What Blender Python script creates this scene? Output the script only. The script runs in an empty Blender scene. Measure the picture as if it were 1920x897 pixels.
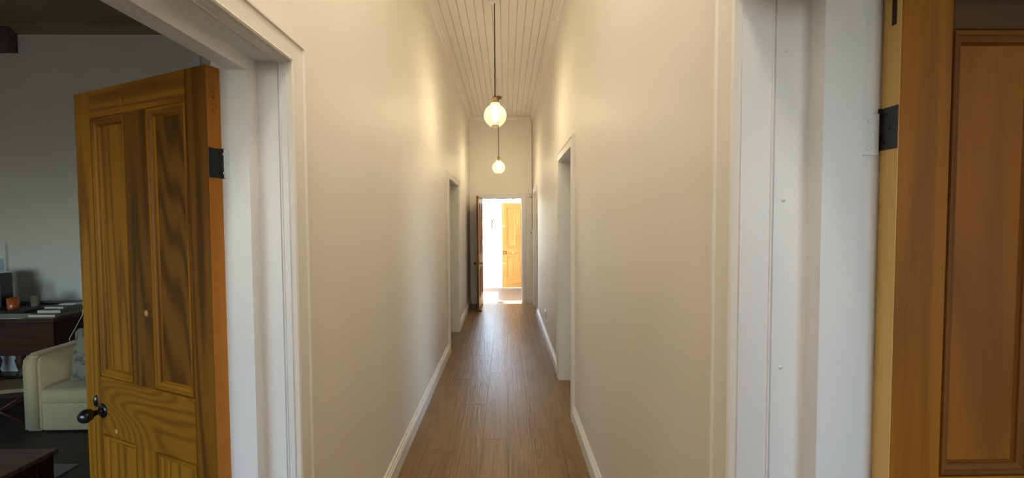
import bpy, bmesh, math, random
from mathutils import Vector, Matrix
random.seed(7)
S = bpy.context.scene
COL = S.collection
PI = math.pi

# ------------------------------------------------------------------ camera
cam_d = bpy.data.cameras.new('camera'); cam = bpy.data.objects.new('camera', cam_d); COL.objects.link(cam)
yaw, pitch, roll = (math.radians(a) for a in (0.871, 1.908, -0.294))
Fw = Vector((math.sin(yaw)*math.cos(pitch), math.cos(yaw)*math.cos(pitch), -math.sin(pitch)))
R0 = Vector((math.cos(yaw), -math.sin(yaw), 0)); U0 = R0.cross(Fw)
Rt = R0*math.cos(roll)+U0*math.sin(roll); Up = U0*math.cos(roll)-R0*math.sin(roll)
M = Matrix((Rt, Up, -Fw)).transposed().to_4x4(); M.translation = (0, 0, 1.55)
cam.matrix_world = M
cam_d.sensor_width = 36; cam_d.lens = 712.75*36/1920; cam_d.shift_y = (443.56-448.5)/1920
cam_d.clip_start = 0.02
S.camera = cam

# ------------------------------------------------------------------ sky, sun, portals, exposure
w = bpy.data.worlds.new('world'); S.world = w; w.use_nodes = True
nt = w.node_tree; nt.nodes.clear()
sky = nt.nodes.new('ShaderNodeTexSky'); sky.sky_type = 'NISHITA'; sky.sun_disc = False
sky.sun_elevation = math.radians(54); sky.sun_rotation = 0; sky.air_density = 1.0; sky.dust_density = 1.0
hs = nt.nodes.new('ShaderNodeHueSaturation'); hs.inputs['Saturation'].default_value = 1.05
bg = nt.nodes.new('ShaderNodeBackground'); bg.inputs['Strength'].default_value = 1.15
ow = nt.nodes.new('ShaderNodeOutputWorld')
nt.links.new(sky.outputs[0], hs.inputs['Color']); nt.links.new(hs.outputs[0], bg.inputs['Color']); nt.links.new(bg.outputs[0], ow.inputs[0])
sun_d = bpy.data.lights.new('sun', 'SUN'); sun_d.energy = 62; sun_d.angle = math.radians(0.6); sun_d.color = (1, .98, .94)
sun = bpy.data.objects.new('sun', sun_d); COL.objects.link(sun); sun.location = (0, 14, 12)
sun.rotation_euler = Vector((0.0, -math.cos(math.radians(54)), -math.sin(math.radians(54)))).to_track_quat('-Z', 'Y').to_euler()

def portal(name, loc, direction, sx, sy):
    l = bpy.data.lights.new(name, 'AREA'); l.shape = 'RECTANGLE'; l.size = sx; l.size_y = sy; l.cycles.is_portal = True
    o = bpy.data.objects.new(name, l); COL.objects.link(o); o.location = loc
    o.rotation_euler = Vector(direction).to_track_quat('-Z', 'Z' if abs(direction[2]) < .5 else 'Y').to_euler()
    return o

S.view_settings.view_transform = 'Standard'; S.view_settings.look = 'None'
S.view_settings.exposure = 0.6; S.view_settings.gamma = 1.0; S.view_settings.use_curve_mapping = False
try:
    S.cycles.use_denoising = True; S.cycles.max_bounces = 10; S.cycles.transparent_max_bounces = 16
    S.cycles.sample_clamp_indirect = 6.0; S.cycles.caustics_reflective = False; S.cycles.caustics_refractive = False
except Exception: pass
BULB = 150.0; FILL = 31.0

# ------------------------------------------------------------------ materials
def newmat(name):
    m = bpy.data.materials.new(name); m.use_nodes = True
    n = m.node_tree.nodes; n.clear(); out = n.new('ShaderNodeOutputMaterial')
    return m, n, m.node_tree.links, out
def bsdf(n, col=(.8, .8, .8), rough=.5, metal=0, coat=0, spec=.5):
    b = n.new('ShaderNodeBsdfPrincipled'); b.inputs['Base Color'].default_value = (*col, 1)
    b.inputs['Roughness'].default_value = rough; b.inputs['Metallic'].default_value = metal
    b.inputs['Coat Weight'].default_value = coat; b.inputs['Coat Roughness'].default_value = .15
    b.inputs['Specular IOR Level'].default_value = spec
    return b
def mathn(n, l, op, a, b=None):
    m = n.new('ShaderNodeMath'); m.operation = op
    for i, v in enumerate((a, b)):
        if v is None: continue
        if isinstance(v, (int, float)): m.inputs[i].default_value = v
        else: l.new(v, m.inputs[i])
    return m.outputs[0]
def coords(n, l, scale, rnd=True):
    tc = n.new('ShaderNodeTexCoord'); v = tc.outputs['Object']
    if rnd:
        oi = n.new('ShaderNodeObjectInfo'); cx = n.new('ShaderNodeCombineXYZ')
        for i, k in enumerate((37., 53., 71.)):
            l.new(mathn(n, l, 'MULTIPLY', oi.outputs['Random'], k), cx.inputs[i])
        va = n.new('ShaderNodeVectorMath'); l.new(v, va.inputs[0]); l.new(cx.outputs[0], va.inputs[1]); v = va.outputs[0]
    mp = n.new('ShaderNodeMapping'); mp.inputs['Scale'].default_value = scale; l.new(v, mp.inputs[0])
    return mp.outputs[0]
def noise(n, l, vec, scale=1, detail=2, rough=.5, dist=0):
    t = n.new('ShaderNodeTexNoise'); t.inputs['Scale'].default_value = scale; t.inputs['Detail'].default_value = detail
    t.inputs['Roughness'].default_value = rough; t.inputs['Distortion'].default_value = dist
    l.new(vec, t.inputs['Vector']); return t.outputs['Fac']
def ramp(n, l, fac, stops):
    r = n.new('ShaderNodeValToRGB'); e = r.color_ramp.elements
    while len(e) < len(stops): e.new(.5)
    for i, (p, c) in enumerate(stops):
        e[i].position = p; e[i].color = (*c, 1) if len(c) == 3 else c
    l.new(fac, r.inputs[0]); return r.outputs[0]
def mixc(n, l, fac, a, b, mode='MIX'):
    m = n.new('ShaderNodeMix'); m.data_type = 'RGBA'; m.blend_type = mode
    for i, v in ((0, fac), (6, a), (7, b)):
        if isinstance(v, (int, float)): m.inputs[i].default_value = v
        elif isinstance(v, tuple): m.inputs[i].default_value = (*v, 1)
        else: l.new(v, m.inputs[i])
    return m.outputs[2]
def bump(n, l, h, strength, dist, b):
    bp = n.new('ShaderNodeBump'); bp.inputs['Strength'].default_value = strength; bp.inputs['Distance'].default_value = dist
    l.new(h, bp.inputs['Height']); l.new(bp.outputs[0], b.inputs['Normal'])

def paint(name, col, rough=.5, var=.03, bmp=.08, fine=60, spec=.4):
    m, n, l, out = newmat(name); b = bsdf(n, col, rough, spec=spec)
    v = coords(n, l, (1, 1, 1), False)
    big = noise(n, l, v, 1.3, 3)
    dk = tuple(c*(1-var) for c in col); lt = tuple(min(1, c*(1+var)) for c in col)
    l.new(ramp(n, l, big, [(.3, dk), (.7, lt)]), b.inputs['Base Color'])
    bump(n, l, noise(n, l, v, fine, 3, .6), bmp, .004, b)
    l.new(b.outputs[0], out.inputs[0]); return m
def plain(name, col, rough=.5, metal=0, coat=0):
    m, n, l, out = newmat(name); b = bsdf(n, col, rough, metal, coat)
    v = coords(n, l, (1, 1, 1), False)
    f = noise(n, l, v, 25, 3)
    l.new(ramp(n, l, f, [(.3, tuple(c*.9 for c in col)), (.7, tuple(min(1, c*1.08) for c in col))]), b.inputs['Base Color'])
    l.new(b.outputs[0], out.inputs[0]); return m
def wood(name, dark, light, axis, rings=13, rough=.48, coat=.0, ringmix=.55, bmp=.12, across=8.0, along=.45, tone=.25, spec=.25, fs=(240., 5.), fc=1.0):
    m, n, l, out = newmat(name); b = bsdf(n, light, rough, coat=coat, spec=spec)
    sc = [across]*3; sc['xyz'.index(axis)] = along
    v = coords(n, l, sc)
    n1 = noise(n, l, v, 1.0, 1.5, .45, .3)
    s = mathn(n, l, 'MULTIPLY_ADD', mathn(n, l, 'SINE', mathn(n, l, 'MULTIPLY', n1, rings*PI)), .5); s.node.inputs[2].default_value = .5
    s = mathn(n, l, 'POWER', s, 1.6)
    sf = [fs[0]]*3; sf['xyz'.index(axis)] = fs[1]
    fib = noise(n, l, coords(n, l, sf), 1, 3, .6)
    if fc != 1: fib = mathn(n, l, 'MULTIPLY_ADD', fib, fc); fib.node.inputs[2].default_value = .5-.5*fc; fib.node.use_clamp = True
    st = [2.5]*3; st['xyz'.index(axis)] = .7
    big = noise(n, l, coords(n, l, st), 1, 2)
    f = mathn(n, l, 'ADD', mathn(n, l, 'MULTIPLY', s, ringmix), mathn(n, l, 'MULTIPLY', fib, 1-ringmix))
    c = mixc(n, l, f, light, dark)
    c = mixc(n, l, mathn(n, l, 'MULTIPLY', big, tone*2), c, tuple(x*.5 for x in dark), 'MIX')
    l.new(c, b.inputs['Base Color'])
    bump(n, l, f, bmp, .002, b)
    l.new(b.outputs[0], out.inputs[0]); return m
def fabric(name, col, scale=350, bmp=.5, spots=None):
    m, n, l, out = newmat(name); b = bsdf(n, col, .95, spec=.1); b.inputs['Sheen Weight'].default_value = .2
    v = coords(n, l, (1, 1, 1), False)
    f = noise(n, l, v, scale, 2)
    c = ramp(n, l, f, [(.3, tuple(x*.75 for x in col)), (.7, tuple(min(1, x*1.15) for x in col))])
    if spots:
        c = mixc(n, l, ramp(n, l, noise(n, l, v, 28, 3), [(.5, (0, 0, 0)), (.6, (1, 1, 1))]), c, spots)
    l.new(c, b.inputs['Base Color']); bump(n, l, f, bmp, .002, b)
    l.new(b.outputs[0], out.inputs[0]); return m
def glassy(name, tint, gloss=.06, milk=0.0, grough=.02):
    m, n, l, out = newmat(name)
    t = n.new('ShaderNodeBsdfTransparent'); t.inputs[0].default_value = (*tint, 1)
    g = n.new('ShaderNodeBsdfGlossy'); g.inputs['Roughness'].default_value = grough
    lw = n.new('ShaderNodeLayerWeight'); lw.inputs[0].default_value = .25
    fac = mathn(n, l, 'ADD', mathn(n, l, 'MULTIPLY', lw.outputs['Facing'], gloss*3), gloss*.5)
    mx = n.new('ShaderNodeMixShader'); l.new(fac, mx.inputs[0]); l.new(t.outputs[0], mx.inputs[1]); l.new(g.outputs[0], mx.inputs[2])
    sh = mx.outputs[0]
    if milk:
        tr = n.new('ShaderNodeBsdfTranslucent'); tr.inputs[0].default_value = (.95, .86, .68, 1)
        m2 = n.new('ShaderNodeMixShader'); m2.inputs[0].default_value = milk
        l.new(sh, m2.inputs[1]); l.new(tr.outputs[0], m2.inputs[2]); sh = m2.outputs[0]
    l.new(sh, out.inputs[0]); return m
def emit(name, col, st):
    m, n, l, out = newmat(name); e = n.new('ShaderNodeEmission'); e.inputs[0].default_value = (*col, 1); e.inputs[1].default_value = st
    l.new(e.outputs[0], out.inputs[0]); return m

MT = {}
MT['wall'] = paint('cream_wall_paint', (.80, .755, .685), .55, .025, .10, 45)
MT['white_wall'] = paint('white_wall_paint', (.86, .86, .85), .6)
MT['grey_wall'] = paint('grey_lounge_paint', (.80, .765, .69), .6, .03)
MT['trim'] = paint('white_gloss_trim', (.80, .80, .81), .35, .02, .10, 30, .5)
MT['casing'] = paint('cream_trim', (.80, .765, .70), .42, .02, .08, 40)
MT['ceil'] = paint('ceiling_paint', (.78, .745, .68), .55, .02, .05)
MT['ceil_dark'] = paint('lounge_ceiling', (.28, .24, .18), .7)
MT['subfloor'] = plain('subfloor', (.05, .035, .025), .8)
P1 = ((.16, .054, .002), (.60, .25, .013))
for ax in 'xyz':
    MT['pine_'+ax] = wood('pine_grain_'+ax, P1[0], P1[1], ax)
    MT['cedar_'+ax] = wood('brown_pine_grain_'+ax, (.25, .080, .005), (.62, .235, .016), ax, rings=9, ringmix=.4, across=6)
    MT['gold_'+ax] = wood('golden_pine_grain_'+ax, (.50, .24, .06), (.72, .40, .12), ax, tone=.04)
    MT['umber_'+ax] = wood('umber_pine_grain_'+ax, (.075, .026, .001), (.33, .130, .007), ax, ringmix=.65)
    MT['russet_'+ax] = wood('russet_pine_bead_'+ax, (.14, .042, .004), (.36, .125, .013), ax, rings=8, ringmix=.3)
    MT['blond_'+ax] = wood('blond_pine_edge_'+ax, (.74, .45, .14), (.90, .60, .22), ax, rings=6, ringmix=.3, tone=.08)
    MT['amber_'+ax] = wood('amber_pine_edge_'+ax, (.50, .18, .022), (.70, .29, .045), ax, rings=8, ringmix=.3, tone=.1)
    MT['mahog_'+ax] = wood('dark_desk_wood_'+ax, (.035, .014, .007), (.085, .034, .016), ax, rough=.4, tone=.3)
MT['plank'] = wood('vinyl_oak_plank_y', (.140, .080, .027), (.345, .212, .084), 'y', rings=16, rough=.31, coat=0, ringmix=.28, bmp=.6, across=7, along=.8, tone=.14, spec=.5, fs=(105., 2.4), fc=1.7)
MT['plank_x'] = wood('pale_oak_plank_x', (.22, .165, .12), (.36, .28, .21), 'x', rings=16, rough=.4, coat=0, ringmix=.35, bmp=.3, across=7, along=.8, tone=.14, spec=.5, fs=(105., 2.4), fc=1.7)
MT['lounge_floor'] = wood('lounge_floor_boards', (.07, .05, .036), (.13, .095, .07), 'x', rings=10, rough=.45, coat=0, ringmix=.3, bmp=.2, across=6, along=.7)
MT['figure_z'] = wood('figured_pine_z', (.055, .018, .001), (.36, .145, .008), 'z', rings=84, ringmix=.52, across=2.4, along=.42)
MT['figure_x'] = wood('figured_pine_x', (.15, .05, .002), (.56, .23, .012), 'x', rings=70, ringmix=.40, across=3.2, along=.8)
MT['umberx'] = wood('weathered_top_rail', (.05, .022, .008), (.17, .075, .028), 'x', rings=14, ringmix=.5, across=10, along=.6)
MT['coffee_x'] = wood('coffee_table_wood', (.085, .040, .026), (.19, .095, .065), 'x', rough=.3, spec=.5, tone=.1)
MT['redpanel'] = wood('reddish_panel', (.20, .058, .005), (.52, .180, .016), 'z', rings=10, ringmix=.4, across=5)
MT['black'] = plain('black_iron', (.012, .012, .013), .35, .0, .4)
MT['blackplastic'] = plain('black_enamel', (.01, .01, .011), .25, 0, .6)
MT['brass'] = plain('aged_brass', (.48, .33, .13), .3, 1)
MT['darkbrass'] = plain('dark_bronze', (.20, .14, .08), .4, 1)
MT['cord'] = plain('brown_braided_cord', (.05, .025, .018), .8)
MT['whiteplastic'] = plain('white_plastic', (.82, .80, .75), .4)
MT['copper'] = plain('copper_knob', (.45, .17, .08), .3, .9)
MT['glass'] = glassy('window_glass', (.97, .98, .98))
MT['globe'] = glassy('amber_globe_glass', (1, .96, .87), .12, .045)
MT['bulb'] = emit('bulb_glow', (1, .855, .60), BULB)
MT['fill'] = emit('fill_glow', (1, .885, .69), FILL)
MT['sofa'] = fabric('beige_weave', (.62, .455, .23))
MT['pillow'] = fabric('sage_print', (.27, .245, .165), 300, .4, (.13, .12, .085))
MT['rug'] = fabric('grey_rug', (.34, .31, .26), 150, .9)
MT['paper'] = plain('white_paper', (.75, .73, .66), .8)
MT['pagegrey'] = plain('book_pages', (.62, .58, .47), .9)
MT['coverA'] = plain('grey_cover', (.20, .19, .16), .6)
MT['coverB'] = plain('olive_cover', (.13, .12, .085), .6)
MT['orange'] = plain('orange_glass', (.55, .10, .025), .25, 0, .4)
MT['kraft'] = plain('kraft_card', (.23, .18, .12), .85)
MT['chrome'] = plain('chrome', (.8, .8, .8), .12, 1)
MT['skyprint'] = plain('pale_blue_print', (.42, .52, .54), .6)
MT['tan'] = plain('tan_webbing', (.30, .22, .11), .8)
MT['pelmet'] = plain('dark_pelmet', (.12, .10, .075), .8)
MT['patio'] = paint('pale_paving', (.62, .60, .56), .8)
MT['leaf'] = plain('green_leaf', (.10, .20, .05), .5)
MT['darkpave'] = plain('dark_paving', (.065, .056, .045), .9)
MT['bark'] = plain('bark', (.12, .08, .05), .9)

# ------------------------------------------------------------------ mesh helpers
def link(name, me, mat=None, parent=None, smooth=False):
    o = bpy.data.objects.new(name, me); COL.objects.link(o)
    if mat is not None and not me.materials: me.materials.append(MT[mat] if isinstance(mat, str) else mat)
    if parent is not None: o.parent = parent
    if smooth:
        for f in me.polygons: f.use_smooth = True
    return o
def addbox(bm, x0, x1, y0, y1, z0, z1):
    v = [bm.verts.new(c) for c in ((x0,y0,z0),(x1,y0,z0),(x1,y1,z0),(x0,y1,z0),(x0,y0,z1),(x1,y0,z1),(x1,y1,z1),(x0,y1,z1))]
    for f in ((3,2,1,0),(4,5,6,7),(0,1,5,4),(1,2,6,5),(2,3,7,6),(3,0,4,7)): bm.faces.new([v[i] for i in f])
def fin(bm, name):
    bmesh.ops.recalc_face_normals(bm, faces=bm.faces)
    me = bpy.data.meshes.new(name); bm.to_mesh(me); bm.free(); return me
def box(name, r, mat, parent=None, bev=0, seg=2, smooth=False):
    bm = bmesh.new(); addbox(bm, *r)
    if bev: bmesh.ops.bevel(bm, geom=bm.edges[:], offset=bev, segments=seg, affect='EDGES', profile=.5)
    o = link(name, fin(bm, name), mat, parent, smooth and bev > 0); return o
def boxes(name, rs, mat, parent=None):
    bm = bmesh.new()
    for r in rs: addbox(bm, *r)
    return link(name, fin(bm, name), mat, parent)
def lathe_me(name, prof, seg=24, axis='z', at=(0, 0, 0)):
    bm = bmesh.new(); rings = []
    for r, z in prof:
        ring = []
        for k in range(seg):
            a = 2*PI*k/seg; c = (r*math.cos(a), r*math.sin(a), z)
            if axis == 'y': c = (c[0], c[2], c[1])
            elif axis == 'x': c = (c[2], c[0], c[1])
            ring.append(bm.verts.new((c[0]+at[0], c[1]+at[1], c[2]+at[2])))
        rings.append(ring)
    for a, b in zip(rings, rings[1:]):
        for k in range(seg): bm.faces.new((a[k], a[(k+1) % seg], b[(k+1) % seg], b[k]))
    if prof[0][0] > 1e-4: pass
    bmesh.ops.remove_doubles(bm, verts=bm.verts, dist=1e-5)
    return fin(bm, name)
def lathe(name, prof, mat, parent=None, seg=24, axis='z', at=(0, 0, 0)):
    return link(name, lathe_me(name, prof, seg, axis, at), mat, parent, True)
def tube(name, pts, r, mat, parent=None, seg=8):
    bm = bmesh.new(); pts = [Vector(p) for p in pts]; rings = []
    for i, p in enumerate(pts):
        d = (pts[min(i+1, len(pts)-1)]-pts[max(i-1, 0)]).normalized()
        up = Vector((0, 0, 1)) if abs(d.z) < .9 else Vector((1, 0, 0))
        a = d.cross(up).normalized(); b = d.cross(a)
        rings.append([bm.verts.new(p+a*(r*math.cos(2*PI*k/seg))+b*(r*math.sin(2*PI*k/seg))) for k in range(seg)])
    for a, b in zip(rings, rings[1:]):
        for k in range(seg): bm.faces.new((a[k], a[(k+1) % seg], b[(k+1) % seg], b[k]))
    bm.faces.new(rings[0]); bm.faces.new(rings[-1])
    return link(name, fin(bm, name), mat, parent, True)
def sweep_frame(name, prof, lo, hi, zh, axis, mat, parent=None, z0=0.0):
    """profile points (d, t): d outward from the opening edge, t across the wall; swept up, over and down with mitres."""
    bm = bmesh.new(); cols = []
    for d, t in prof:
        path = [(lo-d, z0), (lo-d, zh+d), (hi+d, zh+d), (hi+d, z0)]
        cols.append([bm.verts.new((t, a, z) if axis == 'x' else (a, t, z)) for a, z in path])
    for a, b in zip(cols, cols[1:]):
        for k in range(3): bm.faces.new((a[k], a[k+1], b[k+1], b[k]))
    bmesh.ops.recalc_face_normals(bm, faces=bm.faces)
    me = bpy.data.meshes.new(name); bm.to_mesh(me); bm.free()
    return link(name, me, mat, parent)
def extrude(name, prof, axis, a0, a1, mat, parent=None):
    """profile: list of (u, z) in the plane across the axis; axis 'y' -> u is x, axis 'x' -> u is y."""
    bm = bmesh.new()
    mk = (lambda u, z, a: (u, a, z)) if axis == 'y' else (lambda u, z, a: (a, u, z))
    A = [bm.verts.new(mk(u, z, a0)) for u, z in prof]; B = [bm.verts.new(mk(u, z, a1)) for u, z in prof]
    n = len(prof)
    for i in range(n): bm.faces.new((A[i], A[(i+1) % n], B[(i+1) % n], B[i]))
    bm.faces.new(A); bm.faces.new(B)
    return link(name, fin(bm, name), mat, parent)
def empty(name, loc=(0, 0, 0), rz=0):
    o = bpy.data.objects.new(name, None); COL.objects.link(o); o.location = loc; o.rotation_euler = (0, 0, rz); o.empty_display_size = .1; return o
def tag(o, label, cat, group=None, kind=None):
    o['label'] = label; o['category'] = cat
    if group: o['group'] = group
    if kind: o['kind'] = kind
    return o
def st(o, label, cat): return tag(o, label, cat, kind='structure')

# ------------------------------------------------------------------ main dimensions (metres)
XL, XLo = -.694, -.916          # hall left wall: hall face, lounge face
XR, XRo = .525, .835            # hall right wall
YE, YEo = 7.37, 7.60            # hall end wall
YF = -2.5                       # front wall, behind the photographer
ZC = 3.61
DOORS_L = [(.450, 1.230, 2.065), (4.575, 5.42, 2.09)]
DOORS_R = [(.066, .846, 2.065), (2.985, 3.70, 2.15), (6.42, 7.10, 2.11)]
ED = (-.485, .305, 2.05)        # end doorway x0, x1, head

def wall_with_openings(name, axis, t0, t1, a0, a1, z1, ops, mat):
    rs = []; a = a0
    for (o0, o1, zb, zt) in sorted(ops):
        rs.append((a, o0, 0, z1))
        if zb > 0: rs.append((o0, o1, 0, zb))
        rs.append((o0, o1, zt, z1)); a = o1
    rs.append((a, a1, 0, z1))
    if axis == 'x': return boxes(name, [(t0, t1, p, q, r, s) for p, q, r, s in rs], mat)
    return boxes(name, [(p, q, t0, t1, r, s) for p, q, r, s in rs], mat)

J = .025   # jamb lining thickness: masonry opening is larger by this
wl = wall_with_openings('wall_left', 'x', XLo, XL, YF, YEo, ZC, [(a-J, b+J, 0, z+J) for a, b, z in DOORS_L], 'wall')
st(wl, 'cream painted left wall of the hallway with two doorways', 'wall')
wr = wall_with_openings('wall_right', 'x', XR, XRo, YF, YEo, ZC, [(a-J, b+J, 0, z+J) for a, b, z in DOORS_R], 'wall')
st(wr, 'cream painted right wall of the hallway with three doorways', 'wall')
we = wall_with_openings('wall_end', 'y', YE, YEo, XLo, XRo, ZC, [(ED[0]-J, ED[1]+J, 0, ED[2]+J)], 'wall')
st(we, 'cream end wall of the hallway above the sunlit doorway', 'wall')

# ---- floor of planks
fl = box('floor', (XL-.25, XR+.33, YF, YEo, -.03, -.0065), 'subfloor')
st(fl, 'grey brown wood plank floor running down the hallway', 'floor')
PWD, PLN = .185, 1.22
def plank_me(lx, ly, mat):
    bm = bmesh.new(); addbox(bm, 0, lx, 0, ly, -.006, 0)
    top = [e for e in bm.edges if all(v.co.z > -.001 for v in e.verts)]
    bmesh.ops.bevel(bm, geom=top, offset=.0007, segments=1, affect='EDGES')
    me = fin(bm, 'plank'); me.materials.append(MT[mat]); return me
pm_cache = {}
def plank(x0, x1, y0, y1, parent, mat='plank'):
    k = (round(x1-x0, 3), round(y1-y0, 3), mat)
    if k not in pm_cache: pm_cache[k] = plank_me(x1-x0-.0006, y1-y0-.0006, mat)
    o = bpy.data.objects.new('plank', pm_cache[k]); COL.objects.link(o); o.location = (x0, y0, 0); o.parent = parent
xs = XL-.222; row = 0
while xs < XRo-.01:
    x1 = min(xs+PWD, XRo); y = YF-((row*.437) % 1)*PLN
    while y < YEo-.09:
        plank(xs, x1, max(y, YF), min(y+PLN, YEo-.09), fl); y += PLN
    xs += PWD; row += 1
th = box('threshold', (ED[0], ED[1], YEo-.09, YEo+.03, -.006, .012), 'chrome', None, .004)
th['label'] = 'pale metal threshold strip in the end doorway'; th['kind'] = 'structure'; th['category'] = 'threshold'; th.name = 'trim_9'

# ---- ceiling of tongue and groove boards
ce = box('ceiling', (XL, XR, YF, YE, ZC, ZC+.06), 'ceil')
st(ce, 'cream tongue and groove board ceiling of the hallway', 'ceiling')
BW = .0812
def board_me(wd):
    bm = bmesh.new(); a0, a1 = YF, YE
    prof = [(.0, 0), (.0, -.009), (.003, -.012), (wd-.006, -.012), (wd-.003, -.009), (wd-.003, 0)]
    A = [bm.verts.new((u, a0, z)) for u, z in prof]; B = [bm.verts.new((u, a1, z)) for u, z in prof]
    n = len(prof)
    for i in range(n): bm.faces.new((A[i], A[(i+1) % n], B[(i+1) % n], B[i]))
    me = fin(bm, 'ceiling_board'); me.materials.append(MT['ceil']); return me
bme = board_me(BW); x = XL+.002
while x < XR-.02:
    wd = min(BW, XR-x)
    o = bpy.data.objects.new('ceiling_board', bme if wd == BW else board_me(wd)); COL.objects.link(o); o.location = (x, 0, ZC); o.parent = ce; x += BW

# ---- cornice strips
def cornice(name, axis, wallc, sgn, a0, a1, label):
    z = ZC-.012
    pr = [(wallc, z), (wallc+sgn*.045, z), (wallc+sgn*.045, z-.010), (wallc+sgn*.030, z-.022), (wallc+sgn*.018, z-.045), (wallc+sgn*.006, z-.055), (wallc, z-.06)]
    st(extrude(name, pr, axis, a0, a1, 'ceil'), label, 'cornice')
cornice('trim_1', 'y', XL, 1, YF, YE, 'thin cream cornice along the top of the left hall wall')
cornice('trim_2', 'y', XR, -1, YF, YE, 'thin cream cornice along the top of the right hall wall')
cornice('trim_3', 'x', YE, -1, XL, XR, 'thin cream cornice above the end wall')

# ---- baseboards
BP = [(0, 0), (.019, 0), (.019, .088), (.014, .092), (.014, .098), (.017, .102), (.017, .107), (.009, .112), (.012, .118), (.010, .126), (.003, .134), (0, .134)]
def baseboard(name, axis, wallc, sgn, a0, a1, label):
    st(extrude(name, [(wallc+sgn*u, z) for u, z in BP], axis, a0, a1, 'casing'), label, 'baseboard')
CW = .082
baseboard('baseboard_left', 'y', XL, 1, DOORS_L[0][1]+CW, DOORS_L[1][0]-CW+.01, 'long moulded cream skirting on the left wall between its doorways')
baseboard('baseboard_left_far', 'y', XL, 1, DOORS_L[1][1]+CW, YE, 'short moulded skirting on the left wall beyond the far doorway')
baseboard('baseboard_left_front', 'y', XL, 1, YF, DOORS_L[0][0]-CW, 'skirting on the left wall behind the photographer')
baseboard('baseboard_right', 'y', XR, -1, DOORS_R[0][1]+CW, DOORS_R[1][0]-CW, 'moulded cream skirting on the right wall nearest the camera')
baseboard('baseboard_right_middle', 'y', XR, -1, DOORS_R[1][1]+CW, DOORS_R[2][0]-CW, 'moulded cream skirting on the right wall below the power outlet')
baseboard('baseboard_right_front', 'y', XR, -1, YF, DOORS_R[0][0]-CW, 'skirting on the right wall behind the photographer')
baseboard('baseboard_end', 'x', YE, -1, ED[1]+CW, XR, 'short piece of skirting right of the end doorway')
baseboard('baseboard_end_left', 'x', YE, -1, XL, ED[0]-CW, 'short piece of skirting left of the end doorway')

# ---- door frames: jamb lining (structure) with its architraves as parts
def frame(num, axis, lo, hi, zh, hall, room, stop0, stop1, prot, label, mat='trim', bead=None):
    s = 1 if hall > room else -1      # direction from room towards hall
    pr = [(J, hall), (0, hall)]
    if bead:
        pr += [(0, bead+s*.006), (-.003, bead+s*.005), (-.003, bead+s*.002), (.002, bead+s*.0008), (.002, bead-s*.0008), (-.003, bead-s*.002), (-.003, bead-s*.005), (0, bead-s*.006)]
    pr += [(0, stop0), (-prot, stop0-s*.0015), (-prot, stop1+s*.0015), (0, stop1), (0, room), (J, room)]
    t = sweep_frame('trim_%d' % num, pr, lo, hi, zh, axis, mat)
    st(t, label, 'door frame')
    for side, tt in ((hall, s), (room, -s)):
        o = tt
        ap = [(.004, side), (.004, side+o*.016), (.009, side+o*.020), (.014, side+o*.016), (.066, side+o*.018), (.069, side+o*.024), (CW-.003, side+o*.024), (CW, side+o*.021), (CW, side)]
        sweep_frame('architrave', ap, lo, hi, zh, axis, 'casing' if side == hall else 'trim', t)
    return t
f1 = frame(4, 'x', *DOORS_L[0], XL, XLo, -.787, -.850, .042, 'white door frame around the near left doorway to the lounge', bead=-.718)
f2 = frame(5, 'x', *DOORS_R[0], XR, XRo, .677, .766, .037, 'white door frame beside the brown door at the right edge', bead=.597)
frame(6, 'x', *DOORS_L[1], XL, XLo, -.785, -.85, .03, 'pale door frame of the far left doorway', 'casing')
frame(7, 'x', *DOORS_R[1], XR, XRo, .665, .76, .03, 'pale door frame of the middle right doorway', 'casing')
frame(8, 'x', *DOORS_R[2], XR, XRo, .665, .76, .03, 'pale door frame of the right doorway nearest the end wall', 'casing')
frame(10, 'y', *ED, YE, YEo, YE+.06, YE+.10, .014, 'white frame of the end doorway into the sunroom')

# paint-covered nail heads on the right frame
for z in (1.93, 1.60, 1.22):
    lathe('nail_head', [(.0045, 0), (.004, -.002), (.0001, -.003)], 'trim', f2, 10, 'y', (.622, DOORS_R[0][1], z))

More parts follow.
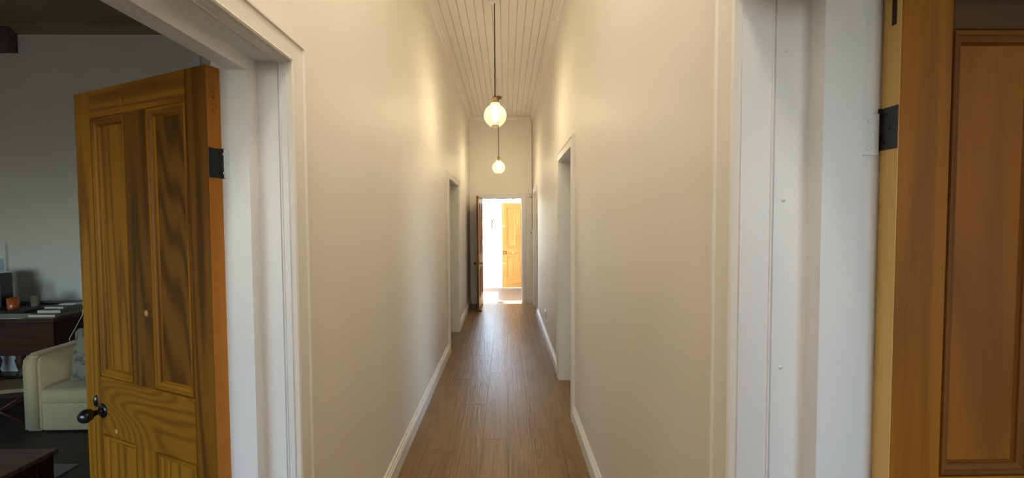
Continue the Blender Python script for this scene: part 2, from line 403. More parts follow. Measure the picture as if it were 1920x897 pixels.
# ------------------------------------------------------------------ doors
def moulding_piece(bm, side, x0, x1, z0, z1, ya, yb, wd):
    """one mitred side of the bead round a panel; ya = door face y, yb = panel face y"""
    sg = 1 if yb > ya else -1; D = abs(yb-ya)
    prof = [(d, ya+sg*q) for d, q in ((0, 0), (.0012, .0045), (.0035, .0045), (.0055, .0004), (.012, .0004), (.0145, .0035), (.0205, .0065), (.025, .0068), (.0262, .0100), (wd, D))]
    loops = []
    for d, y in prof:
        c = ((x0+d, y, z0+d), (x1-d, y, z0+d), (x1-d, y, z1-d), (x0+d, y, z1-d))
        loops.append([bm.verts.new(c[side]), bm.verts.new(c[(side+1) % 4])])
    for a, b in zip(loops, loops[1:]): bm.faces.new((a[0], a[1], b[1], b[0]))
def make_door(name, label, W, Hh, T, wd, pin, rz, mirror=False, edge=None, hinge_z=(1.745, .30), knob='black', knob_z=.855, stile=.104, dark=None, bead=None, top=None, field=None, knob_in=.08):
    """local: x from hinge to free edge (negative when mirrored), y = 0 (front face) .. T, z up"""
    root = empty(name, pin, rz); st(root, label, 'door')
    sx = -1 if mirror else 1
    def B(nm, x0, x1, y0, y1, z0, z1, mat, par, *a):
        p, q = sorted((sx*x0, sx*x1)); return box(nm, (p, q, y0, y1, z0, z1), mat, par, *a)
    v, h = wd+'_z', wd+'_x'
    s = stile; zt = Hh-.10; zl1, zl0 = .985, .765; zb = .22; m0, m1 = W/2-.062, W/2+.062; b = .0012
    z0 = .008
    for x0, x1 in ((0, s), (W-s, W)):
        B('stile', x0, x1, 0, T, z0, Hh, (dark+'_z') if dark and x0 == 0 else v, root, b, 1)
    if edge:
        e = B('hinge_edge', -.0012, .0004, .0008, T-.0008, z0, Hh-.0005, edge+'_z', root); e['label'] = 'brighter bare wood edge of the door'
    B('top_rail', s, W-s, .0003, T-.0003, zt, Hh, top or h, root, b, 1)
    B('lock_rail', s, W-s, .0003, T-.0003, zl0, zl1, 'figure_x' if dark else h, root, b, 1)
    B('bottom_rail', s, W-s, .0003, T-.0003, z0, zb, h, root, b, 1)
    for (q0, q1) in ((zl1, zt), (zb, zl0)):
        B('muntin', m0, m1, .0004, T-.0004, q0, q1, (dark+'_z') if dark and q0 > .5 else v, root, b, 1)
        for (p0, p1) in ((s, m0), (m1, W-s)):
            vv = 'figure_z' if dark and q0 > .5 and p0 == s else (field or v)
            pa = B('panel', p0, p1, T/2-.006, T/2+.006, q0, q1, vv, root)
            a0, a1 = sorted((sx*p0, sx*p1))
            for sd in range(4):
                bm = bmesh.new()
                moulding_piece(bm, sd, a0, a1, q0, q1, .0, T/2-.006, .030); moulding_piece(bm, sd, a0, a1, q0, q1, T, T/2+.006, .030)
                link('moulding', fin(bm, 'moulding'), (bead or wd)+('_x' if sd in (0, 2) else '_z'), pa)
    for hz in hinge_z:
        hg = B('hinge', -.0035, -.0010, .0005, T-.0005, hz-.046, hz+.046, 'black', root, .0005, 1)
        lathe('hinge_knuckle', [(.0001, hz-.047), (.006, hz-.047), (.006, hz+.047), (.0001, hz+.047)], 'black', hg, 12, 'z', (-sx*.005, T+.002, 0))
        for dz in (-.03, 0, .03):
            lathe('screw', [(.004, 0), (.004, -sx*.0008), (.0001, -sx*.0012)], 'blackplastic', hg, 8, 'x', (-sx*.0035, T*.5+(.006 if dz else -.006), hz+dz))
    kx = sx*(W-knob_in)
    km = {'black': 'blackplastic', 'copper': 'copper', 'brown': 'darkbrass'}[knob]
    for sgn, y in ((-1, 0), (1, T)):
        kn = lathe('knob', [(.0001, sgn*.066), (.014, sgn*.064), (.023, sgn*.055), (.026, sgn*.044), (.021, sgn*.033), (.011, sgn*.026), (.009, sgn*.012), (.012, sgn*.004)], km, root, 20, 'y', (kx, y, knob_z))
        lathe('rose', [(.0001, sgn*.007), (.018, sgn*.007), (.026, sgn*.004), (.028, 0)], km, kn, 20, 'y', (kx, y, knob_z))
    es = lathe('escutcheon', [(.0001, -.008), (.010, -.007), (.014, 0)], km, root, 16, 'y', (0, 0, 0)); es.location = (kx+sx*.040, 0, knob_z+.030); es.scale = (.75, 1, 1.7)
    return root

# 1: lounge door, opened past a right angle, hinged on the far jamb
aL = math.radians(68.5)
uL = Vector((-math.sin(aL), math.cos(aL))); nL = Vector((math.cos(aL), math.sin(aL)))
d1 = make_door('door_1', 'open four panel pine door with black ball knob in the near left doorway', .760, 2.044, .040, 'pine', (-.918, 1.194, 0), aL-PI/2, True, 'amber', dark='umber', knob_in=.112)  # hinge-side boards darker: own board tone plus shade put into the wood colour
for nm, x, z, r, mt in (('knot', -.455, 1.985, .018, 'pine_y'), ('wood_plug', -.352, 1.247, .011, 'gold_z'), ('wood_plug', -.565, .790, .009, 'gold_z')):
    lathe(nm, [(.0001, -.0008), (r*.9, -.0008), (r, .0004)], mt, d1, 16, 'y', (x, 0, z))
for pts in ([(0, .013, 1.985), (0, .027, 1.982), (0, .020, 1.965), (0, .013, 1.962)], [(0, .012, 1.950), (0, .028, 1.945)], [(0, .020, 1.958), (0, .021, 1.937)], [(0, .013, 1.925), (0, .027, 1.930), (0, .027, 1.915), (0, .013, 1.910), (0, .026, 1.900)]):
    tube('pencil_mark', [(.0013, y, z) for _, y, z in pts], .0006, 'cord', d1, 5)
# painted-over hinge leaf on the frame
for hz in (1.745, .30):
    lf = box('hinge_leaf', (XLo+.001, XLo+.040, 1.2265, 1.2305, hz-.046, hz+.046), 'trim', f1, .0008, 1)
    lf2 = box('hinge_leaf', (XRo-.040, XRo-.001, .8430, .8465, hz-.046, hz+.046), 'trim', f2, .0008, 1)
    for dz in (-.03, 0, .03):
        for L, xx, yy in ((lf, XLo+.024, 1.2265), (lf2, XRo-.024, .8430)):
            lathe('screw', [(.0055, 0), (.005, -.0012), (.002, -.0012), (.0001, -.0004)], 'trim', L, 10, 'y', (xx+(.008 if dz == 0 else 0), yy, hz+dz))
# 2: brown door at the right edge, opened square to the hall
d2 = make_door('door_2', 'brown panelled wooden door standing open at the right edge, black hinge', .762, 2.06, .040, 'cedar', (.842, .808, 0), 0, False, 'blond', hinge_z=(1.755, .30), stile=.112, bead='russet', top='umberx', field='redpanel')
box('mortise_patch', (-.0018, -.0008, .010, .020, 1.975, 2.05), 'mahog_z', d2)
# 3: end door folded back into the hall
d3 = make_door('door_3', 'dark edge-on panelled door folded back into the hall at the end doorway', .760, 2.035, .036, 'umber', (-.452, 7.355, 0), PI/2-.035, True, None, knob='brown')
lathe('door_stop', [(.0001, .03), (.012, .03), (.016, 0)], 'black', d3, 12, 'y', (-.70, -.035, .016))
# 4: garden door of the sunroom
d4 = make_door('door_4', 'golden pine panelled garden door with copper knob beyond the end doorway', .760, 2.046, .040, 'gold', (.660, 9.10, 0), 0, True, None, knob='copper')
box('lock_plate', (-.74, -.655, -.004, .0, .82, .90), 'copper', d4, .001, 1)
for x, z in ((-.715, 1.48), (-.715, .60), (-.50, .86)):
    lathe('wood_plug', [(.0001, -.0012), (.018, -.0012), (.02, .0004)], 'pagegrey', d4, 12, 'y', (x, 0, z))

# ------------------------------------------------------------------ windows
def window(num, axis, c, lo, hi, z0, z1, depth, label, nx=1, nz=2, cat='window'):
    """frame, glazing bars and panes in a wall opening; c = wall centre coordinate across the wall"""
    root = empty('window_%d' % num, ((c, (lo+hi)/2, z0) if axis == 'x' else ((lo+hi)/2, c, z0)))
    st(root, label, cat)
    wv = hi-lo; hv = z1-z0; fw = .05; fd = depth/2
    def b(nm, a0, a1, q0, q1, d, mat, par):
        r = (-d, d, a0, a1, q0, q1) if axis == 'x' else (a0, a1, -d, d, q0, q1)
        return box(nm, r, mat, par)
    h = wv/2
    b('frame_post', -h, -h+fw, 0, hv, fd, 'trim', root); b('frame_post', h-fw, h, 0, hv, fd, 'trim', root)
    b('frame_head', -h+fw, h-fw, hv-fw, hv, fd, 'trim', root); b('window_sill', -h+fw, h-fw, 0, fw, fd+.03, 'trim', root)
    iw = wv-2*fw; ih = hv-2*fw; t = .024
    for i in range(1, nx): b('glazing_bar', -h+fw+iw*i/nx-t/2, -h+fw+iw*i/nx+t/2, fw, hv-fw, .016, 'trim', root)
    for k in range(1, nz): b('glazing_bar', -h+fw, h-fw, fw+ih*k/nz-t/2, fw+ih*k/nz+t/2, .015, 'trim', root)
    for i in range(nx):
        for k in range(nz):
            b('pane', -h+fw+iw*i/nx, -h+fw+iw*(i+1)/nx, fw+ih*k/nz, fw+ih*(k+1)/nz, .002, 'glass', root)
    return root

# ------------------------------------------------------------------ rooms round the hall
XLW, XRW = -6.3, 4.6            # outer walls
YB = 4.10                       # back wall of the lounge
def slab(name, r, mat, label, cat): return st(box(name, r, mat), label, cat)
FZ = (-.03, -.001)
slab('floor_lounge', (XLW, XL-.222, YF, YB, *FZ), 'lounge_floor', 'dark floor boards of the dim lounge', 'floor')
slab('floor_left_room', (XLW, XL-.222, YB+.12, YEo, *FZ), 'lounge_floor', 'floor of the room behind the far left doorway', 'floor')
slab('floor_right_room', (XRo, XRW, YF, YEo, *FZ), 'lounge_floor', 'floor of the rooms on the right of the hall', 'floor')
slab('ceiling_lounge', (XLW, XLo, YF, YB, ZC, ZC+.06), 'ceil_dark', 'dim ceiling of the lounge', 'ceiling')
slab('ceiling_left_room', (XLW, XLo, YB+.12, YEo, ZC, ZC+.06), 'ceil', 'ceiling of the room behind the far left doorway', 'ceiling')
slab('ceiling_right_room', (XRo, XRW, YF, YEo, ZC, ZC+.06), 'ceil', 'ceiling of the rooms on the right', 'ceiling')
slab('wall_lounge_back', (XLW, XLo, YB, YB+.12, 0, ZC), 'grey_wall', 'grey back wall of the lounge above the desk', 'wall')
slab('wall_lounge_inner', (XLo-.004, XLo-.001, YF, DOORS_L[0][0]-J, 0, ZC), 'grey_wall', 'lounge side of the hall wall before its door', 'wall')
slab('wall_lounge_inner_back', (XLo-.004, XLo-.001, DOORS_L[0][1]+J, YB, 0, ZC), 'grey_wall', 'lounge side of the hall wall behind its open door', 'wall')
WIN_L = [(5.0, 6.2, .9, 2.2)]
st(wall_with_openings('wall_lounge_left', 'x', XLW-.12, XLW, YF, YEo, ZC, WIN_L, 'grey_wall'), 'outer left wall of the house', 'wall')
window(9, 'x', XLW-.06, *WIN_L[0], .10, 'side window of the far left room', 2, 2)
portal('daylight_portal', (XLW+.01, 5.6, 1.55), (1, 0, 0), 1.1, 1.2)
slab('wall_rooms_back_left', (XLW, XLo, YEo, YEo+.12, 0, ZC), 'white_wall', 'rear wall of the far left room', 'wall')
slab('wall_rooms_back_right', (XRo, XRW, YEo, YEo+.12, 0, ZC), 'white_wall', 'rear wall of the far right room', 'wall')
slab('wall_right_partition', (XRo, XRW, 2.55, 2.67, 0, ZC), 'white_wall', 'partition between the front and middle right rooms', 'wall')
slab('wall_right_partition_far', (XRo, XRW, 5.9, 6.02, 0, ZC), 'white_wall', 'partition between the middle and far right rooms', 'wall')
WIN_R = [(2.85, 5.0, .5, 2.5), (6.4, 7.2, .9, 2.2)]
st(wall_with_openings('wall_right_outer', 'x', XRW, XRW+.12, YF, YEo, ZC, WIN_R, 'white_wall'), 'outer right wall of the house', 'wall')
WIN_F = [(-5.0, -1.5, .45, 2.2), (-.50, .33, 2.16, 3.0), (1.35, 3.2, .55, 2.45)]
st(wall_with_openings('wall_front', 'y', YF-.2, YF, XLW, XRW, ZC, WIN_F, 'white_wall'), 'front wall of the house behind the photographer', 'wall')
window(1, 'y', YF-.1, *WIN_F[0], .12, 'lounge window onto the street', 4, 2)
window(2, 'y', YF-.1, *WIN_F[1], .12, 'fanlight over the front door', 2, 1)
window(3, 'y', YF-.1, *WIN_F[2], .12, 'front window of the right room', 2, 2)
window(4, 'x', XRW+.06, *WIN_R[0], .10, 'side window of the middle right room', 2, 2)
window(5, 'x', XRW+.06, *WIN_R[1], .10, 'side window of the far right room', 1, 2)
portal('daylight_portal', (-3.25, YF-.02, 1.325), (0, 1, 0), 3.4, 1.65)
portal('daylight_portal', (-.085, YF-.02, 2.58), (0, 1, 0), .73, .74)
make_door('door_5', 'panelled front door closed behind the photographer', .80, 2.08, .045, 'pine', (.32, YF+.045, 0), PI, False)
portal('daylight_portal', (2.275, YF-.02, 1.5), (0, 1, 0), 1.75, 1.8)
portal('daylight_portal', (XRW-.01, 3.925, 1.5), (-1, 0, 0), 2.05, 1.9)
portal('daylight_portal', (XRW-.01, 6.8, 1.55), (-1, 0, 0), .7, 1.2)

# ---- sunroom beyond the end door
SX0, SX1, SY1, SZ = -2.6, 1.9, 9.20, 2.75
sf = st(box('floor_sunroom', (SX0, SX1, YEo, SY1, -.03, -.0065), 'subfloor'), 'pale plank floor of the sunroom with a patch of sunlight', 'floor')
yy = YEo+.03; r = 0
while yy < SY1-.01:
    x = SX0-((r*.41) % 1)*1.22
    while x < SX1:
        plank(max(x, SX0), min(x+1.22, SX1), yy, min(yy+PWD, SY1), sf, 'plank_x'); x += 1.22
    yy += PWD; r += 1
slab('ceiling_sunroom', (SX0-.1, SX1+.1, YEo, SY1+.12, SZ, SZ+.06), 'white_wall', 'white ceiling of the sunroom', 'ceiling')
slab('wall_sunroom_right', (SX1, SX1+.12, YEo, SY1+.1, 0, SZ), 'white_wall', 'right wall of the sunroom', 'wall')
WS = [(-2.4, -.14, .62, 2.62), (-.10, .66, 0, 2.62)]
st(wall_with_openings('wall_sunroom_back', 'y', SY1-.10, SY1+.02, SX0, SX1, SZ, WS, 'white_wall'), 'white sunroom wall with window beside the garden door', 'wall')
window(6, 'y', SY1-.04, *WS[0], .10, 'tall bright sunroom window beside the garden door', 3, 1)
window(7, 'y', SY1-.04, -.10, .66, 2.056, 2.62, .10, 'glass transom over the garden door', 1, 1)
st(wall_with_openings('wall_sunroom_left', 'x', SX0-.12, SX0, YEo, SY1+.02, SZ, [(7.85, 8.95, .62, 2.5)], 'white_wall'), 'left wall of the sunroom', 'wall')
window(8, 'x', SX0-.06, 7.85, 8.95, .62, 2.5, .10, 'side window of the sunroom', 2, 1)
w6 = bpy.data.objects['window_6']
box('glazing_bar', (-.357+1.27, -.333+1.27, -.016, .016, .05, 1.95), 'trim', w6)
wh = box('window_handle', (-.360+1.27, -.330+1.27, -.050, -.034, .82, 1.02), 'black', w6, .004); box('handle_base', (-.352+1.27, -.338+1.27, -.036, -.014, .86, .92), 'black', wh)
portal('daylight_portal', (-1.27, SY1-.11, 1.62), (0, -1, 0), 2.2, 1.95)
portal('daylight_portal', (.28, SY1-.11, 2.34), (0, -1, 0), .70, .5)
portal('daylight_portal', (SX0+.01, 8.4, 1.56), (1, 0, 0), 1.05, 1.8)

# ---- garden
slab('ground', (-25, 25, SY1+.02, 40, -.10, -.05), 'patio', 'pale sunlit paving outside the sunroom', 'ground')
slab('ground_front', (-25, 25, -30, YF-.2, -.30, -.25), 'darkpave', 'dark paving in front of the house', 'ground')
slab('ground_side', (-25, XLW-.12, YF-.2, SY1+.02, -.30, -.25), 'darkpave', 'dark paving beside the house', 'ground')
slab('ground_side_right', (XRW+.12, 25, YF-.2, SY1+.02, -.30, -.25), 'darkpave', 'dark paving on the other side of the house', 'ground')
gw = tag(box('garden_wall', (-9, 9, 12.6, 12.8, -.05, .85), 'white_wall'), 'blown-out white garden wall beyond the sunroom window', 'wall', kind='structure')
gw.name = 'wall_garden'
tr = empty('garden_tree', (-1.4, 15.0, -.05)); tag(tr, 'leafy garden tree glimpsed through the sunroom window', 'tree')
tube('trunk', [(0, 0, 0), (.05, 0, 1.2), (-.05, .05, 2.2), (.1, 0, 3.2), (.1, 0, 4.6)], .10, 'bark', tr, 10)
bm = bmesh.new()
for cx, cy, cz, rr, nn in ((0, 0, 3.6, 1.9, 1500), (.75, -.4, 2.2, .55, 120), (1.35, -.3, 2.25, .45, 90), (.35, -.5, 2.05, .5, 90), (2.2, 0, 3.4, .9, 300)):
    for k in range(nn):
        d = Vector((random.gauss(0, 1), random.gauss(0, 1), random.gauss(0, 1))).normalized()*rr*random.random()**.4
        c = Vector((cx, cy, cz))+d
        a = Vector((random.uniform(-1, 1), random.uniform(-1, 1), random.uniform(-1, .2))).normalized(); b_ = a.cross(Vector((random.random(), random.random(), random.random()))).normalized()
        L, W2 = random.uniform(.08, .15), random.uniform(.025, .045)
        bm.faces.new([bm.verts.new(q) for q in (c, c+a*L*.5+b_*W2, c+a*L, c+a*L*.5-b_*W2)])
fo = link('foliage', fin(bm, 'foliage'), 'leaf', tr); fo['kind'] = 'stuff'

# ------------------------------------------------------------------ pendants
def pendant(x, y, label, zc=2.553, mats=('brass', 'white')):
    root = empty('pendant_lamp', (x, y, ZC-.012)); tag(root, label, 'lamp', 'globe pendants down the hallway')
    drop = ZC-.012-zc                               # globe centre below the ceiling
    rose = 'whiteplastic' if mats[1] == 'white' else 'darkbrass'
    lathe('ceiling_rose', [(.0001, -.032), (.030, -.032), (.050, -.024), (.055, -.006), (.055, 0), (.0001, 0)], rose, root, 24)
    # twisted cord: two strands
    n = 160; top, bot = -.03, -drop+.165
    for ph in (0, PI):
        tube('cord', [(.003*math.cos(ph+i*.9), .003*math.sin(ph+i*.9), top+(bot-top)*i/n) for i in range(n+1)], .0037, 'cord', root, 6)
    so = lathe('socket', [(.0001, .172), (.006, .172), (.007, .163), (.021, .160), (.023, .155), (.019, .150), (.018, .120), (.021, .117), (.021, .112), (.018, .108), (.018, .085), (.0001, .083)], 'brass', root, 24); so.location.z = -drop
    lathe('socket_cap', [(.0001, .174), (.012, .172), (.024, .163), (.025, .157), (.020, .156)], 'darkbrass', so, 24)
    pts = [(.020, .111), (.040, .110), (.045, .104), (.045, .092), (.041, .088)]
    for k in range(1, 14):
        a = math.radians(66-k*10.3); pts.append((.104*math.cos(a), .104*math.sin(a)-.004))
    pts += [(.058, -.092), (.052, -.0965), (.046, -.095)]
    gl = lathe('glass_shade', pts, 'globe', root, 64); gl.location.z = -drop
    bu = lathe('bulb', [(.0001, .085), (.013, .084), (.014, .074), (.020, .060), (.0285, .040), (.030, .022), (.027, .004), (.020, -.018), (.013, -.036), (.006, -.045), (.0001, -.047)], 'bulb', root, 24); bu.location.z = -drop
    return root
pendant(-.096, 3.55, 'nearer large glass globe pendant with brass socket on a brown cord')
pendant(-.117, 6.22, 'farther small glass globe pendant near the end wall', zc=2.468, mats=('brass', 'bronze'))
def fill(y, label):  # unseen domes added to brighten the near hall walls
    r = empty('fill_light', (-.085, y, ZC-.012)); tag(r, label, 'lamp', 'opal lights added to the front hall')
    lathe('base_ring', [(.0001, 0), (.175, 0), (.175, -.02), (.160, -.03), (.150, -.03), (.0001, -.028)], 'whiteplastic', r, 32)
    lathe('fill_dome', [(.158, -.03), (.155, -.05), (.135, -.085), (.095, -.11), (.045, -.122), (.0001, -.125)], 'fill', r, 32)
fill(1.3, 'opal light dome added unseen above the first doorways')
fill(-.25, 'opal light dome added unseen just behind the photographer')
fill(-1.8, 'opal light dome added unseen by the front door')

# ------------------------------------------------------------------ hall fittings
ac = empty('alarm_sensor', (.467, YE, 2.06)); tag(ac, 'small white alarm sensor high beside the end doorway', 'sensor')
box('sensor_body', (-.036, .036, -.055, -.004, 0, .135), 'whiteplastic', ac, .010, 3, True); box('sensor_bracket', (-.02, .02, -.005, 0, .03, .10), 'whiteplastic', ac); box('sensor_lens', (-.022, .022, -.058, -.054, .02, .075), 'pagegrey', ac, .001, 1)
tag(tube('alarm_cable', [(.470, YE-.03, 3.548), (.485, YE-.012, 3.53), (.503, YE-.006, 3.49), (.506, YE-.006, 3.0), (.506, YE-.006, 2.2), (.506, YE-.006, 1.45)], .0045, 'tan', None, 6), 'thin brown cable running down the end wall corner', 'cable')
sw = empty('light_switch', (.487, YE, 1.28)); tag(sw, 'small switch plate at the right end of the end wall', 'switch')
box('plate', (-.030, .030, -.012, 0, 0, .13), 'whiteplastic', sw, .003); box('rocker', (-.010, .010, -.018, -.011, .03, .06), 'whiteplastic', sw, .002, 1); box('rocker', (-.010, .010, -.018, -.011, .075, .105), 'kraft', sw, .002, 1)
ol = empty('power_outlet', (XR, 5.02, .285)); tag(ol, 'white power outlet low on the right hall wall', 'outlet')
box('plate', (-.012, 0, -.06, .06, 0, .115), 'whiteplastic', ol, .004, 2, True); box('socket_face', (-.022, -.011, -.045, .045, .02, .095), 'whiteplastic', ol, .003, 2); box('rocker', (-.026, -.021, -.02, .02, .062, .088), 'whiteplastic', ol, .001, 1)

# ------------------------------------------------------------------ lounge
def puffy(name, sx, sy, sz, mat, parent, n=12, pw=.35, crown=.5):
    """a stuffed cushion: pillow of size sx x sy (plane) and thickness sz at the middle"""
    bm = bmesh.new(); g = {}
    for s in (0, 1):
        for i in range(n+1):
            for k in range(n+1):
                u, v = 2*i/n-1, 2*k/n-1
                if s and (i in (0, n) or k in (0, n)): g[s, i, k] = g[0, i, k]; continue
                e = max(0, (1-u*u)*(1-v*v))**pw
                pin = 1-.07*(1-u*u)*(abs(v)**3)-.0
                pin2 = 1-.07*(1-v*v)*(abs(u)**3)
                g[s, i, k] = bm.verts.new((u*sx/2*pin2, (1 if s else -1)*e*sz/2, v*sy/2*pin))
    for s in (0, 1):
        for i in range(n):
            for k in range(n): bm.faces.new((g[s, i, k], g[s, i+1, k], g[s, i+1, k+1], g[s, i, k+1]))
    return link(name, fin(bm, name), mat, parent, True)
ch = empty('armchair', (-3.20, 2.84, 0)); tag(ch, 'beige fabric armchair with low arms behind the open pine door', 'armchair')
box('base', (-.29, .29, .015, .70, .012, .225), 'sofa', ch, .015, 3, True)
for s in (-1, 1):
    x0, x1 = sorted((s*.41, s*.285))
    bm = bmesh.new()
    prof = [(.0, .012), (.0, .53), (.012, .57), (.04, .592), (.40, .60), (.66, .62), (.72, .60), (.74, .55), (.74, .012)]
    A = [bm.verts.new((x0, y, z)) for y, z in prof]; B_ = [bm.verts.new((x1, y, z)) for y, z in prof]
    for i in range(len(prof)): bm.faces.new((A[i], A[(i+1) % len(prof)], B_[(i+1) % len(prof)], B_[i]))
    bm.faces.new(A); bm.faces.new(B_)
    bmesh.ops.bevel(bm, geom=bm.edges[:], offset=.022, segments=3, affect='EDGES', clamp_overlap=True)
    link('arm', fin(bm, 'arm'), 'sofa', ch, True)
bk = box('backrest', (-.29, .29, .56, .76, .10, .78), 'sofa', ch, .05, 4, True)
sc = box('seat_cushion', (-.286, .286, -.012, .57, .218, .335), 'sofa', ch, .045, 4, True)
pl = puffy('throw_pillow', .42, .42, .13, 'pillow', None); tag(pl, 'sage green patterned pillow in the corner of the beige armchair', 'pillow')
pl.location = (-3.235, 3.06, .545); pl.rotation_euler = (math.radians(-14), math.radians(-5), math.radians(8))

dk = empty('writing_desk', (-4.75, 3.66, 0)); tag(dk, 'dark wooden writing desk with turned legs against the lounge wall', 'desk')
box('desk_top', (-.92, .90, -.40, .40, .725, .760), 'mahog_x', dk, .006)
box('drawer_front', (-.88, .868, -.375, -.352, .44, .720), 'mahog_x', dk, .002, 1)
box('desk_side', (.845, .868, -.352, .38, .44, .725), 'mahog_y', dk); box('desk_side', (-.88, -.857, -.352, .38, .44, .725), 'mahog_y', dk); box('desk_back', (-.857, .845, .36, .38, .44, .725), 'mahog_x', dk)
TL = [(.0001, .0), (.026, 0), (.030, .03), (.022, .06), (.034, .10), (.040, .15), (.026, .19), (.040, .22), (.040, .26), (.022, .29), (.034, .34), (.042, .39), (.034, .42), (.042, .44), (.0001, .44)]
for x in (-.56, .54, .78, -.80):
    for y in (-.33, .33): lathe('leg', TL, 'mahog_z', dk, 16, 'z', (x, y, 0))
box('stretcher', (-.82, .80, -.345, -.315, .205, .245), 'mahog_x', dk, .004)
tag(box('paper_runner', (-5.25, -4.15, 3.285, 3.47, .760, .7625), 'paper'), 'pale paper runner along the front of the desk', 'paper')
ty = empty('serving_tray', (-4.65, 3.58, .7605)); tag(ty, 'low black tray on the desk holding the orange cup', 'tray')
box('tray_base', (-.13, .30, -.10, .26, 0, .008), 'black', ty, .003); 
for r_ in ((-.13, .30, -.10, -.088, .008, .026), (-.13, .30, .248, .26, .008, .026), (-.13, -.118, -.088, .248, .008, .026), (.288, .30, -.088, .248, .008, .026)): box('tray_rim', r_, 'black', ty)
def cup(name, x, y, mat, label, r=.040, h=.112):
    tag(lathe(name, [(.0001, 0), (r*.85, 0), (r*.88, .004), (r, h), (r*.94, h), (r*.80, .008), (.0001, .008)], mat, None, 24), label, 'cup').location = (x, y, .7705)
cup('tumbler', -4.610, 3.60, 'orange', 'orange glass tumbler on the black tray')
cup('tumbler', -4.575, 3.74, 'kraft', 'brown tumbler just right of the orange one', .034, .105)
bo = empty('brown_canister', (-4.83, 3.63, .7605)); tag(bo, 'upright brown card canister behind the orange tumbler', 'canister')
box('body', (-.043, .043, -.025, .025, 0, .225), 'kraft', bo, .004); box('lid', (-.045, .045, -.027, .027, .225, .245), 'kraft', bo, .004)
em = empty('coffee_machine', (-5.04, 3.72, .7605)); tag(em, 'black coffee machine with chrome details at the left edge', 'appliance')
box('body', (-.14, .125, -.02, .13, 0, .33), 'blackplastic', em, .012, 3, True); box('brew_head', (-.14, .125, -.12, -.02, .22, .33), 'blackplastic', em, .012, 3, True); box('drip_tray', (-.14, .125, -.13, -.02, 0, .045), 'blackplastic', em, .006)
lathe('dial', [(.0001, -.014), (.024, -.012), (.026, 0)], 'chrome', em, 20, 'y', (.07, -.12, .275)); lathe('group_handle', [(.0001, -.10), (.014, -.095), (.012, -.02), (.022, 0), (.022, .02)], 'chrome', em, 16, 'y', (.06, -.02, .12))
box('cup_rail', (-.13, .118, -.11, .12, .331, .345), 'chrome', em, .004)
pf = empty('picture_frame', (-5.56, YB, 1.07)); tag(pf, 'white framed print with a pale blue lower band on the lounge wall', 'picture')
box('frame', (-.285, .285, -.025, 0, 0, .31), 'whiteplastic', pf, .003); box('print', (-.27, .27, -.0265, -.024, .015, .14), 'skyprint', pf)
def book(x0, x1, y0, y1, z0, z1, cov, label, rz=0):
    cx, cy = (x0+x1)/2, (y0+y1)/2; b = empty('book', (cx, cy, z0), rz); tag(b, label, 'book', 'books on the corner of the desk')
    a, c, h = (x1-x0)/2, (y1-y0)/2, z1-z0
    box('cover', (-a, a, -c, c, 0, .003), cov, b); box('cover', (-a, a, -c, c, h-.003, h), cov, b); box('spine', (a-.004, a, -c, c, .003, h-.003), cov, b); box('pages', (-a+.004, a-.005, -c+.004, c-.004, .003, h-.003), 'pagegrey', b)
book(-4.14, -3.90, 3.32, 3.86, .7605, .786, 'coverA', 'wide grey book at the bottom of the stack on the desk')
book(-4.11, -3.905, 3.36, 3.84, .7865, .816, 'coverB', 'olive book in the middle of the stack on the desk', .02)
book(-4.09, -3.91, 3.40, 3.84, .8165, .838, 'coverA', 'narrow grey book on top of the stack on the desk', -.03)
ph = empty('phone', (-3.97, 3.50, .8385), .1); tag(ph, 'white phone lying on the stacked books', 'phone')
box('phone_body', (-.065, .065, -.036, .036, 0, .009), 'whiteplastic', ph, .003); box('screen', (-.058, .058, -.031, .031, .009, .0098), 'paper', ph)
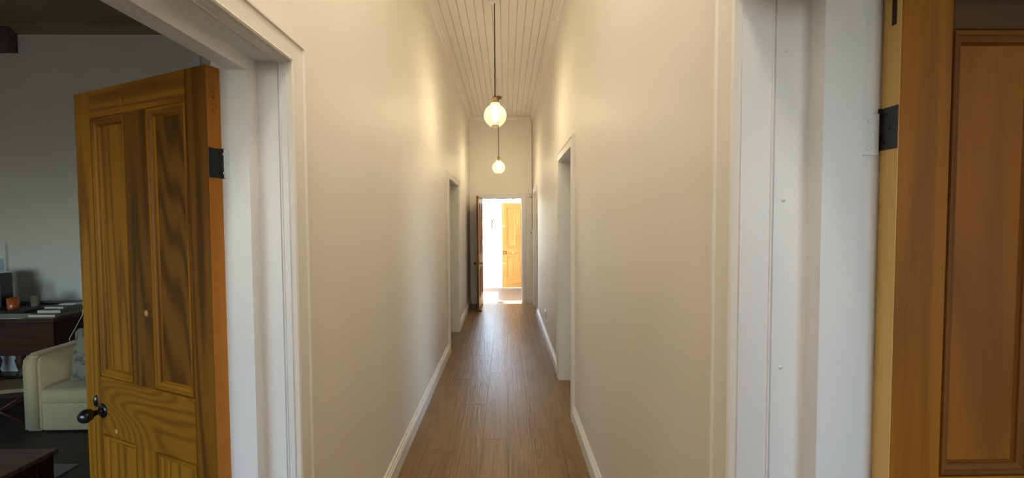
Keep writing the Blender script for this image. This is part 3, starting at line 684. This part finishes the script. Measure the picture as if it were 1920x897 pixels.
tag(tube('charging_cable', [(-3.905, 3.50, .846), (-3.87, 3.50, .848), (-3.842, 3.49, .825), (-3.838, 3.47, .74), (-3.855, 3.43, .64), (-3.835, 3.36, .56), (-3.828, 3.36, .50), (-3.80, 3.42, .46), (-3.75, 3.5, .40)], .0028, 'whiteplastic', None, 6), 'white charging cable hanging down from the phone', 'cable')
be = empty('low_bench', (-4.15, 3.00, 0), math.radians(14)); tag(be, 'low bench with tan seat edge and crossed legs beside the armchair', 'bench')
box('seat', (-.42, .38, -.13, .13, .262, .292), 'tan', be, .006); box('seat_rail', (-.41, .37, -.12, .12, .225, .262), 'mahog_x', be)
for y in (-.10, .10):
    for s in (-1, 1):
        for cx in (-.22, .20): tube('leg', [(cx-s*.16, y, 0.012), (cx+s*.16, y, .23)], .014, 'mahog_z', be, 8)
ct = empty('coffee_table', (-2.62, 1.50, 0)); tag(ct, 'dark wooden coffee table at the bottom left corner', 'coffee table')
box('table_top', (-.40, .40, -.38, .38, .428, .450), 'coffee_x', ct, .003)
for r_ in ((-.32, .32, -.365, -.345, .36, .428), (-.32, .32, .345, .365, .36, .428), (-.385, -.365, -.30, .30, .36, .428), (.365, .385, -.30, .30, .36, .428)): box('apron', r_, 'mahog_x', ct)
for sx in (-1, 1):
    for sy in (-1, 1):
        x0, x1 = sorted((sx*.32, sx*.388)); y0, y1 = sorted((sy*.30, sy*.368)); box('leg', (x0, x1, y0, y1, .008, .428), 'mahog_z', ct, .003, 1)
tag(box('rug', (-4.3, -2.775, .9, 2.46, 0, .008), 'rug', None, .003), 'grey rug under the coffee table', 'rug')
st(box('trim_11', (-3.275, -3.19, YB-.02, YB, 0, 3.32), 'trim', None, .003), 'white vertical boxing strip on the lounge wall above the door', 'trim')
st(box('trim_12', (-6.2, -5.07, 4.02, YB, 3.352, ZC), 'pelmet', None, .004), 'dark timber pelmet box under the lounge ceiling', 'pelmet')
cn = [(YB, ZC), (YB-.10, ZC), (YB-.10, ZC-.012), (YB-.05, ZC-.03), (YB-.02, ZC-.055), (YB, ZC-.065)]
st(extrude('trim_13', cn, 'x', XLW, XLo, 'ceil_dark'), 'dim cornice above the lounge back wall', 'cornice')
